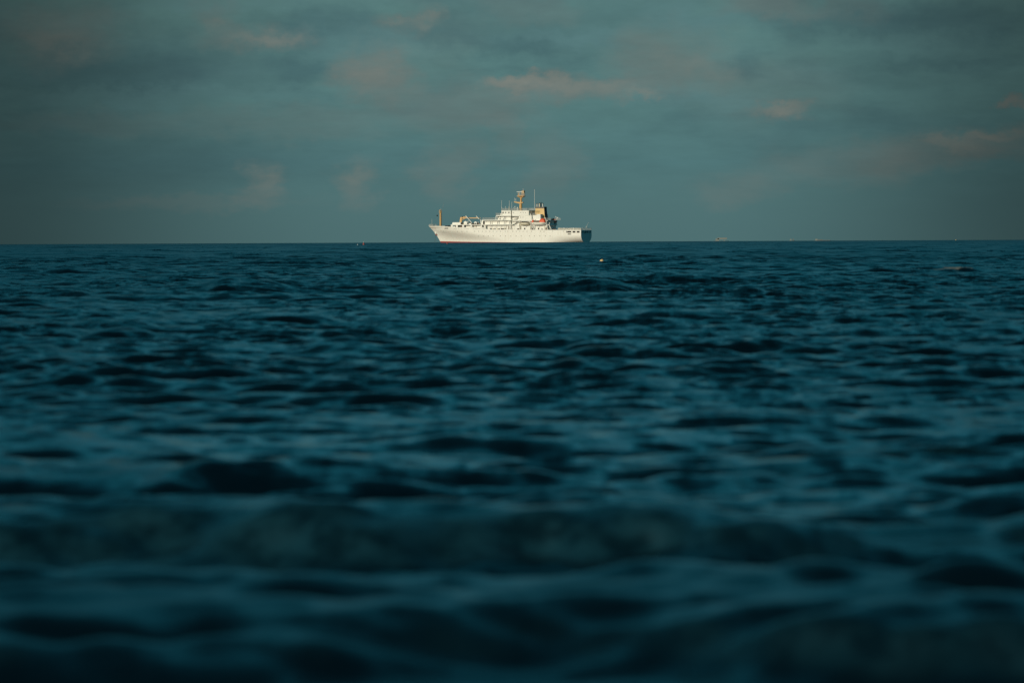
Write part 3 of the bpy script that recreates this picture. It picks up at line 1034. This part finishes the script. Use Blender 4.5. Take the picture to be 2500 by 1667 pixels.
def hull_patch(name, px0, px1, y0, y1, material, parent, out=0.03, n=3):
    mb = MB()
    for k in range(n):
        xa, xb = px0 + (px1 - px0) * k / n, px0 + (px1 - px0) * (k + 1) / n
        c = [PH(xa, y1), PH(xb, y1), PH(xb, y0), PH(xa, y0)]
        o = Vector((0, out, 0))
        i_ = Vector((0, -.12, 0))
        mb.hexa([c[0] + i_, c[1] + i_, c[1] + o, c[0] + o, c[3] + i_, c[2] + i_, c[2] + o, c[3] + o])
    return mb.build(name, M[material], parent)


def hull_port(px0, px1, y0, y1):
    w = hull_patch('mooring_port', px0, px1, y0, y1, 'dark', hull)
    t = .45
    for q in ((px0 - t, px1 + t, y0 - t, y0), (px0 - t, px1 + t, y1, y1 + t), (px0 - t, px0, y0, y1), (px1, px1 + t, y0, y1)):
        hull_patch('port_rim', *q, 'hull', w, 0.08, 2)


for q in ((1085.4, 1094.2, 557.8, 560.0), (1382.3, 1394.6, 565.4, 569.4), (1398, 1404.8, 565.4, 569.4), (1408.3, 1415, 565.4, 569.4),
          (1386, 1394, 571.8, 574.0)):
    hull_port(*q)
a, b = PH(1383.5, 569, .05), PH(1385.5, 565.5, .05)
MB().tube(a, b, .12, .12, 6).build('mooring_roller', M['white'], ship)
for px, y in ((1057.2, 559), (1062.2, 559.3)):
    hull_patch('fairlead', px - 1, px + 1, y - .45, y + .45, 'brown', hull, 0.03, 1)
# faded name on the bow: three small characters with a line under them
gl = [[(0, 0, .7, .25), (0, 0, .2, 1.9), (.2, 1.6, 1.4, 1.9)],
      [(0, 0, 1.4, .3), (0, .9, 1.4, 1.2), (0, 1.8, 1.4, 2.1), (.6, 0, .85, 2.1)],
      [(0, 0, 1.3, .3), (.5, 0, .8, 1.7), (0, 1.0, 1.3, 1.25)]]
for (px, y), strokes in zip(((1075.6, 564.8), (1081.6, 565.1), (1088, 564.8)), gl):
    g = MB()
    for x0, y0, x1, y1 in strokes:
        c = [PH(px + x0, y + y1, 0.03), PH(px + x1, y + y1, 0.03), PH(px + x1, y + y0, 0.03), PH(px + x0, y + y0, 0.03)]
        i_ = Vector((0, -.1, 0))
        g.hexa([c[0] + i_, c[1] + i_, c[1], c[0], c[3] + i_, c[2] + i_, c[2], c[3]])
    g.build('name_character', M['grey'], hull)
hull_patch('name_underline', 1079, 1091.5, 569.1, 569.4, 'grey', hull, 0.03, 4)

# --- portholes
row1 = [1116.5, 1127.5, 1140, 1159, 1168.5, 1177.5, 1186.5, 1195.5, 1204, 1213, 1222, 1233.5, 1239.5, 1252, 1260.5, 1269, 1277, 1286.5,
        1298, 1319.5, 1328, 1349.3, 1375]
row2 = [1168.5, 1180, 1192, 1204, 1222, 1233.5, 1247, 1260, 1272.5, 1293, 1304.5, 1318, 1331.5, 1343]
proto = None
for lst, y in ((row1, 566.3), (row2, 577.8)):
    for px in lst:
        p = PH(px, y)
        if proto is None:
            proto = MB().tube((0, -.15, 0), (0, .03, 0), .19, .19, 12).build('porthole', M['glass'], hull)
            o = proto
        else:
            o = proto.copy()
            COL.objects.link(o)
            o.parent = hull
        o.location = p
        e = .6
        slope = (float(half(p.x + e, p.z)) - float(half(p.x - e, p.z))) / (2 * e)
        o.rotation_euler = (0, 0, math.atan(slope))

# --- anchor, bolster and chain
MB().ball(PH(1064.2, 570.2, .05), .62, 12, 8, 1.35).build('anchor_bolster', M['hull'], ship, smooth=True)
an = MB()
p = PH(1065.5, 574.2, .25)
an.tube(p + Vector((0, 0, .5)), p + Vector((0, 0, -.35)), .11, .13, 8)
an.bar(p + Vector((-.75, 0, -.05)), p + Vector((0, 0, -.4)), .25, .25)
an.bar(p + Vector((.75, 0, -.05)), p + Vector((0, 0, -.4)), .25, .25)
an.build('anchor', M['red'], ship)
ch = MB()
c0, c1 = PH(1063.6, 573, .5), P(1061.6, 593.5, PH(1063.6, 573, .5).y)
for k in range(26):
    a, b = c0.lerp(c1, k / 26), c0.lerp(c1, (k + .82) / 26)
    ch.bar(a, b, .16 if k % 2 else .06, .06 if k % 2 else .16)
ch.build('anchor_chain', M['black'], ship)

# --- deck crane forward
crane = MB()
a0, a1, b0, b1 = P(1121.8, 549.7, 2.5), P(1127.2, 549.7, 2.5), P(1124.4, 531.6, 2.5), P(1128.2, 531.6, 2.5)
crane.hexa([(a1.x, 1.9, a1.z), (a0.x, 1.9, a0.z), (a0.x, 2.9, a0.z), (a1.x, 2.9, a1.z),
            (b1.x, 2.1, b1.z), (b0.x, 2.1, b0.z), (b0.x, 2.8, b0.z), (b1.x, 2.8, b1.z)])
crane = crane.build('deck_crane', M['buff'], ship)
MB().bar(P(1126, 533.6, 2.5), P(1172.6, 533.8, 2.5), .5, .42).bar(P(1130, 531.3, 2.5), P(1140, 530.9, 2.5), .4, .25).build('crane_boom', M['buff'], crane)
MB().bar(P(1127.6, 538.6, 2.5), P(1138, 533.2, 2.5), .25, .28).bar(P(1127.5, 533, 2.5), P(1138.4, 530.8, 2.5), .25, .3).build('boom_brace', M['buff'], crane)
MB().tube(P(1129.5, 530.8, 2.2), P(1129.5, 530.8, 2.8), .33, .33, 10).build('sheave', M['black'], crane)
MB().bar(P(1172.6, 533.6, 2.5), P(1174.4, 549.8, 2.5), .35, .35).build('boom_crutch', M['steel'], ship)
for (x0, y0), (x1, y1), r in (((1137.8, 529.2), (1152.3, 546.5), .20), ((1163.6, 529.8), (1170, 536.8), .2)):
    MB().tube(P(x0, y0, 4.3), P(x1, y1, 4.3), r, r * .9, 8).ball(P(x0, y0, 4.3), r * 1.5).build('derrick_boom', M['white'], ship)
for px, y, r in ((1138, 545.6, 1.05), (1162.6, 546, .9)):
    c = P(px, y, 3.6)
    c.z = P(px, 549.7, 3.6).z + r * .8
    MB().tube(c + Vector((0, -1.2, 0)), c + Vector((0, .9, 0)), r, r, 14).build('cable_drum', M['white'], ship, smooth=True)
MB().tube(P(1142.2, 543.6, 4), P(1143.3, 540.9, 4), .24, .24, 8).tube(P(1142.2, 549.6, 4), P(1142.4, 543, 4), .07, .07, 6).build('searchlight', M['white'], ship)
MB().ball(P(1167.6, 543.4, 4), .2).tube(P(1167.6, 543.4, 4), P(1167.6, 549.6, 4), .06, .06, 6).build('searchlight', M['white'], ship)
for px, w, y, v, mk in ((1124.8, 3.2, 545.8, 4.8, 'dark'), (1129, 2.2, 547.4, 4.6, 'brown'), (1131.6, 3.6, 548, 4.9, 'cream'), (1139.4, 1.2, 545.8, 4.4, 'brown'),
                        (1141.8, 2.2, 546, 4.6, 'grey'), (1144.5, 6, 546.6, 4.2, 'white'), (1151.2, 3.4, 546, 4.8, 'dark'), (1156.5, 2, 547, 4.6, 'brown'),
                        (1159, 2.2, 545.8, 4.8, 'dark'), (1163, 1.6, 546.4, 4.9, 'dark'), (1166.6, 3, 546, 4.6, 'brown'), (1170.4, 3, 547, 4.4, 'grey'),
                        (1148, 1.2, 543.5, 3.6, 'brown')):
    a, b = P(px, y, v), P(px + w, 549.8, v)
    MB().box((a.x, v - 1.3, a.z), (b.x, v, b.z)).build('deck_gear', M[mk], ship)

# --- stern
sr = [PH(px, 562.4) for px in (1362, 1385, 1405, 1418)]
sr = [Vector((p.x, p.y - .15, float(ztop(p.x)) - .05)) for p in sr]
st_pts = sr + [Vector((.15, 6.2, sr[-1].z)), Vector((.15, -6.2, sr[-1].z))]
railing(st_pts, 1.15, ship, 0.75, 0.06)
railing([Vector((p.x, -p.y, p.z)) for p in sr], 1.15, ship, 0.75, 0.06)
cv = MB()
for p, q in zip(sr[:-1], sr[1:]):
    cv.bar(p + Vector((0, -.08, .5)), q + Vector((0, -.08, .5)), .03, .55)
cv.build('rail_dodger', M['cream'], ship)
MB().tube(P(1431, 560, 0), P(1431.2, 553.5, 0), .16, .13, 8).tube(P(1431.3, 557, 0), P(1437, 543.6, 0), .09, .06, 6).build('flagstaff', M['steel'], ship)
for px, w, y, v, mk in ((1400, 2, 558.2, 2, 'steel'), (1376, 2.4, 559, 1, 'grey'), (1366, 3, 558, 0, 'grey'), (1412, 2, 559, -1, 'grey'), (1388, 2, 559.4, 4, 'brown')):
    a, b = P(px, y, v), P(px + w, 564, v)
    MB().box((a.x, v - .8, a.z), (b.x, v + .4, b.z)).build('mooring_winch', M[mk], ship)
tz0, tz1 = P(1430, 570.2, 0).z, P(1430, 565.4, 0).z
for v0, v1, mk in ((-5.6, -4.3, 'grey'), (-3.9, -2.5, 'grey'), (-1.6, -.2, 'dark'), (.3, 1.8, 'dark'), (2.3, 3.4, 'dark'), (3.8, 4.9, 'grey'), (5.2, 5.9, 'dark')):
    w = MB().box((-.03, v0, tz0), (.1, v1, tz1)).build('mooring_port', M[mk], hull)
    fr = MB()
    fr.box((-.1, v0 - .1, tz1), (.1, v1 + .1, tz1 + .1)).box((-.1, v0 - .1, tz0 - .1), (.1, v1 + .1, tz0))
    fr.box((-.1, v0 - .1, tz0), (.1, v0, tz1)).box((-.1, v1, tz0), (.1, v1 + .1, tz1))
    fr.build('port_rim', M['hull'], w)
for px, y in ((1426.2, 569.2), (1430.3, 569.8), (1438.7, 573.2)):
    p = P(px, y, 0)
    vv = -(px - 1431.5) * .22 / ST
    MB().ball((-.12, vv, p.z), .2, 8, 6).build('stern_lamp', M['steel'], hull)

# --- davits and the gear around the boats
for pts, v in (([(1268.5, 561.5), (1267.8, 552), (1266.8, 546), (1268.5, 541.5), (1271.5, 540.2)], 6.3),
               ([(1297.5, 561.5), (1296.4, 552), (1294.6, 546), (1292.5, 541.8), (1289.5, 540.6)], 6.3),
               ([(1302.5, 561.5), (1299.5, 552), (1297.5, 546), (1299, 539), (1302.5, 535)], 6.3),
               ([(1337, 561.5), (1336, 552), (1334.4, 546), (1331.8, 534), (1330.4, 532.4)], 6.3),
               ([(1352, 561.5), (1355.5, 556), (1357.5, 545), (1361, 533), (1363.2, 532)], -6.5)):
    MB().path([P(x, y, v) for x, y in pts], .17, 7).build('davit', M['white'], ship)
MB().path([P(1361, 533.6, -6.5), P(1353, 528.8, -6.5)], .12, 6).build('davit_arm', M['white'], ship)
MB().path([P(1337, 551, 6.2), P(1340.8, 549.8, 6.2), P(1341.8, 544.5, 6.2)], .2, 7).path([P(1340.6, 551, 6.2), P(1345.8, 561.8, 6.2)], .24, 7).build('gangway_davit', M['white'], ship)
for px, v, y0, y1, mk in ((1271.5, 5.9, 552, 561.6, 'cream'), (1294.8, 5.9, 552, 561.6, 'cream'), (1305.8, 5.9, 552, 561.6, 'grey'), (1330, 5.9, 552, 561.6, 'cream'),
                          (1349, -5.5, 546, 561.6, 'grey'), (1341, 5.5, 552, 561.6, 'cream')):
    MB().tube(P(px, y1, v), P(px, y0, v), .14, .14, 6).build('stanchion', M[mk], ship)
for px, w, y, v, mk in ((1297, 1.6, 557.5, 6.2, 'dark'), (1299.8, 1.4, 558.3, 6.1, 'brown'), (1332, 2.2, 557.5, 6, 'brown'), (1335, 2, 558.6, 6.1, 'cream'),
                        (1262, 2, 559, 6.1, 'grey'), (1264.5, 2, 559.3, 6.1, 'brown'), (1322, 1.4, 558.8, 6, 'grey'), (1349, 3, 559.5, 3, 'brown'), (1354, 3, 559, 1, 'grey')):
    a, b = P(px, y, v), P(px + w, 562.3, v)
    MB().box((a.x, v - .7, a.z), (b.x, v, b.z)).build('deck_locker', M[mk], ship)
MB().tube(P(1324.2, 533.8, 4.4), P(1324.2, 530.2, 4.4), .34, .34, 10).build('mushroom_vent', M['black'], ship)


# ------------------------------------------------------------------ the boats hanging in her davits (things of their own)
def boat_shell(L, B, H, n=17, m=9):
    """Double-ended boat hull, keel at z = 0, open top closed by a flat deck."""
    vs, fs = [], []
    for i in range(n):
        t = -1 + 2 * i / (n - 1)
        w = B / 2 * max(1 - abs(t) ** 2.6, 0.015)
        sheer = H * (1 + .12 * t * t)
        keel = H * .35 * abs(t) ** 5
        for j in range(m):
            a = math.pi * j / (m - 1)
            c, s_ = math.cos(a), math.sin(a)
            y = w * math.copysign(abs(c) ** .62, c)
            z = sheer - (sheer - keel) * s_ ** .75
            vs.append((t * L / 2, y, z))
    for i in range(n - 1):
        for j in range(m - 1):
            a = i * m + j
            fs.append((a, a + 1, a + m + 1, a + m))
        fs.append((i * m, (i + 1) * m, (i + 1) * m + m - 1, i * m + m - 1))
    return MB().add(vs, fs)


def canopy(L0, L1, B, H, rise, n=9, m=7, p=2.2):
    """Rounded cover from x = L0 to L1 on a gunwale at height H."""
    vs, fs = [], []
    for i in range(n):
        t = -1 + 2 * i / (n - 1)
        k = max(1 - abs(t) ** p, 0.02) ** .5
        for j in range(m):
            a = math.pi * j / (m - 1)
            vs.append(((L0 + L1) / 2 + t * (L1 - L0) / 2, B / 2 * math.cos(a) * (0.75 + .25 * k), H + rise * k * math.sin(a) ** .8))
    for i in range(n - 1):
        for j in range(m - 1):
            a = i * m + j
            fs.append((a, a + m, a + m + 1, a + 1))
    fs += [tuple(range(m)), tuple(range((n - 1) * m + m - 1, (n - 1) * m - 1, -1))]
    return MB().add(vs, fs)


def hang_boat(name, label, px0, px1, y_gun, y_keel, v, cat='lifeboat', group='lifeboats hanging in the davits'):
    a, b = P(px0, y_keel, v), P(px1, y_keel, v)
    L = a.x - b.x
    H = P((px0 + px1) / 2, y_gun, v).z - a.z
    root = thing(name, label, cat, SHIP_M @ Matrix.Translation(((a.x + b.x) / 2, v, a.z)), group)
    return root, L, H


t, L, H = hang_boat('work_boat', 'open grey-white boat under a dark canvas cover, hanging forward of the orange lifeboat', 1267.5, 1294, 545.2, 551.6, 6.55)
bh = boat_shell(L, 2.4, H).build('boat_hull', M['cream'], t, smooth=True)
MB().box((-L * .44, -1.22, H * .62), (L * .44, 1.22, H * .72)).build('rubbing_strake', M['white'], t)
canopy(-L * .47, L * .47, 2.2, H * .98, .52, 11, 7, 4).build('boat_cover', M['cover'], t, smooth=True)


def orange_boat(name, label, px0, px1, v, flip):
    t, L, H = hang_boat(name, label, px0, px1, 544.2, 551.6, v)
    boat_shell(L, 2.6, H).build('boat_hull', M['white'], t, smooth=True)
    MB().box((-L * .42, -1.32, H * .6), (L * .42, 1.32, H * .7)).build('rubbing_strake', M['cream'], t)
    s_ = P(1310, 544, v).z
    canopy(-L * .49, -L * .06, 2.2, H, 2.15, 10, 9, 2.4).build('canopy', M['orange'], t, smooth=True)
    canopy(L * .30, L * .49, 2.0, H, 1.35, 8, 9, 2.2).build('canopy', M['orange'], t, smooth=True)
    MB().box((-L * .08, -1.0, H * .96), (L * .33, 1.0, H + .95)).build('canvas_middle', M['brown'], t)
    return t


orange_boat('lifeboat', 'lifeboat with white hull and orange canopies, on the near side below the funnel', 1298.5, 1332.5, 6.55, 1)
orange_boat('lifeboat', 'lifeboat on the far side, only its red end showing behind the dark deckhouse', 1325.5, 1359.5, -6.6, 1)

# black ball hoisted in the fore rigging
p = P(1067.4, 527.8, 0)
t = thing('anchor_ball', 'small black ball hung in the rigging ahead of the foremast', 'signal ball', SHIP_M @ Matrix.Translation(p))
MB().ball((0, 0, 0), .42, 14, 10).build('ball', M['black'], t, smooth=True)
MB().tube((0, 0, 0), P(1074.8, 519, 0) - p, .018, .018, 5).tube((0, 0, 0), P(1057.5, 552.8, 0) - p, .018, .018, 5).build('halyard', M['grey'], t)

# ------------------------------------------------------------------ floats and buoys on the water
def afloat(px, py, d, name, label, cat, tilt=(0, 0, 0), group=None):
    """A float seen at a photograph pixel; its distance is searched near d so that it really lies on the water, in clear view."""
    q = ray(px, py - 1.5)
    best = None
    for dd in np.linspace(d * 0.9, d * 1.12, 160):
        z = CAM_H + q.z * dd
        back = np.linspace(max(dd - 60, dd * .8), dd, 60)
        los = CAM_H + (z + 0.08 - CAM_H) * back / dd
        cellb = np.where(back < 420, 0.03 + 0.0008 * back, 0.366 + 0.0026 * (back - 420))
        h = sea_height((q.x * back)[:, None], back[:, None], cellb[:, None])[2][:, 0] + sea_drop(back)
        cost = abs(z - h[-1] - 0.04) + 3.0 * max(0.0, float((h - los).max()))
        if best is None or cost < best[0]:
            best = (cost, dd, z)
    cost, dd, z = best
    print(name, 'at', round(dd, 1), 'misfit', round(cost, 3))
    return thing(name, label, cat, Matrix.Translation((q.x * dd, dd, z)) @ Matrix.Rotation(tilt[0], 4, 'X') @ Matrix.Rotation(tilt[1], 4, 'Y'), group)


# pale ball float, nearest to the shore
d = 330.0
t = afloat(1468.3, 642.6, d, 'ball_float', 'round cream and yellow ball float on dark water below the stern of the ship', 'float', (0, R(20)))
s = d / FPX
r_ = 4.7 * s
MB().ball((0, 0, r_ * .62), r_, 18, 12).build('float_ball', M['buoy_yellow'], t, smooth=True)
MB().tube((0, 0, r_ * 1.55), (0, 0, r_ * 2.05), r_ * .28, r_ * .22, 10).build('float_neck', M['black'], t)

# red marker buoys out towards the ship
d = 1350.0
s = d / FPX
t = afloat(888.0, 599.2, d, 'marker_buoy', 'dull red pillar buoy on the horizon, well to the left of the ship', 'buoy', (0, R(-4)), 'red marker buoys')
MB().tube((0, 0, -.3), (0, 0, 2.6 * s), 3.0 * s, 2.8 * s, 14).build('buoy_body', M['buoy_red'], t, smooth=True)
MB().tube((0, 0, 2.6 * s), (0, 0, 6.4 * s), 2.0 * s, .8 * s, 12).build('buoy_tower', M['buoy_red'], t, smooth=True)
MB().tube((0, 0, 6.4 * s), (0, 0, 7.8 * s), .6 * s, .6 * s, 8).build('buoy_lantern', M['buoy_white'], t)
d = 1750.0
s = d / FPX
t = afloat(1092.2, 596.8, d, 'marker_buoy', 'leaning red buoy just in front of the ship bow', 'buoy', (0, R(-24)), 'red marker buoys')
MB().tube((0, 0, -.3), (0, 0, 2.2 * s), 2.4 * s, 2.2 * s, 14).build('buoy_body', M['buoy_red'], t, smooth=True)
MB().tube((0, 0, 2.2 * s), (0, 0, 5.6 * s), 1.5 * s, .7 * s, 12).build('buoy_tower', M['buoy_red'], t, smooth=True)
# two tiny floats
d = 1100.0
s = d / FPX
t = afloat(873.2, 599.6, d, 'net_float', 'tiny white float on the water left of the red pillar buoy', 'float')
MB().ball((0, 0, .6 * s), 1.7 * s, 12, 8, .6).build('float_ball', M['buoy_white'], t, smooth=True)
MB().tube((0, 0, 1.2 * s), (0, 0, 2.2 * s), .4 * s, .3 * s, 6).build('float_neck', M['buoy_white'], t)
d = 2400.0
s = d / FPX
t = afloat(2333.5, 588.2, d, 'net_float', 'tiny yellow float far out near the right edge of the sea', 'float')
MB().ball((0, 0, .8 * s), 1.1 * s, 12, 8).build('float_ball', M['buoy_yellow'], t, smooth=True)
MB().tube((0, 0, 1.5 * s), (0, 0, 2.6 * s), .3 * s, .2 * s, 6).build('float_neck', M['buoy_yellow'], t)


# ------------------------------------------------------------------ far vessels, hull down on the horizon
def far_vessel(px0, px1, d, label, blocks, hull_h, group='far vessels on the horizon'):
    """blocks: (name, fraction from, fraction to, bottom, top) in metres above the water; bow to the right."""
    s = d / FPX
    L = (px1 - px0) * s
    xm = ray((px0 + px1) / 2, 588).x * d
    root = thing('far_vessel', label, 'ship', Matrix.Translation((xm, d, sea_drop(d))), group)
    B = L * .2
    n = 12
    vs = []
    for z, k in ((-1.0, .86), (hull_h, 1.0)):
        for i in range(n):
            t = i / (n - 1)
            w = B / 2 * min(1, 3.0 * (1 - t) ** .7, .7 + t * 2)
            vs += [(-L / 2 + L * t * (k if t > .5 else 1), w * k, z), (-L / 2 + L * t * (k if t > .5 else 1), -w * k, z)]
    fs = []
    o = 2 * n
    for i in range(n - 1):
        a, b = 2 * i, 2 * i + 2
        fs += [(a, b, o + b, o + a), (a + 1, o + a + 1, o + b + 1, b + 1), (o + a, o + b, o + b + 1, o + a + 1)]
    fs += [(0, o, o + 1, 1)]
    MB().add(vs, fs).build('hull', M['haze_grey'], root)
    for nm, f0, f1, z0, z1, mk in blocks:
        x0, x1 = -L / 2 + L * f0, -L / 2 + L * f1
        if nm == 'mast':
            MB().tube(((x0 + x1) / 2, 0, z0), ((x0 + x1) / 2, 0, z1), .12, .08, 6).build(nm, M[mk], root)
        else:
            MB().box((x0, -B * .42, z0), (x1, B * .42, z1)).build(nm, M[mk], root)
    return root


D1 = 8200.0
hid = (D1 - 4720) ** 2 / (2 * EARTH)
k = D1 / FPX
far_vessel(1742, 1779, D1, 'faint pale vessel on the horizon right of the ship, largest of the far ones', [
    ('wheelhouse', .14, .36, hid, hid + 6.6 * k, 'haze_white'), ('gantry', .26, .88, hid + 4.2 * k, hid + 8.4 * k, 'haze_white'),
    ('mast', .86, .90, hid, hid + 8.8 * k, 'haze_white'), ('deckhouse', .66, .76, hid, hid + 2.2 * k, 'haze_white')], hid + 0.6 * k)
far_vessel(1926, 1941, D1, 'faintest and smallest vessel, a pale speck on the horizon midway between two others', [
    ('wheelhouse', .18, .42, hid, hid + 4.6 * k, 'haze_white'), ('deckhouse', .6, .8, hid, hid + 5.0 * k, 'haze_grey')], hid + 0.3 * k)
far_vessel(1987, 2030, D1, 'long low pale vessel on the horizon, cabin at its left end, rightmost of all', [
    ('wheelhouse', .08, .2, hid, hid + 4.6 * k, 'haze_white'), ('deckhouse', .2, .5, hid, hid + 3.0 * k, 'haze_grey'),
    ('cargo', .5, .92, hid, hid + 1.6 * k, 'haze_grey')], hid + 0.5 * k)
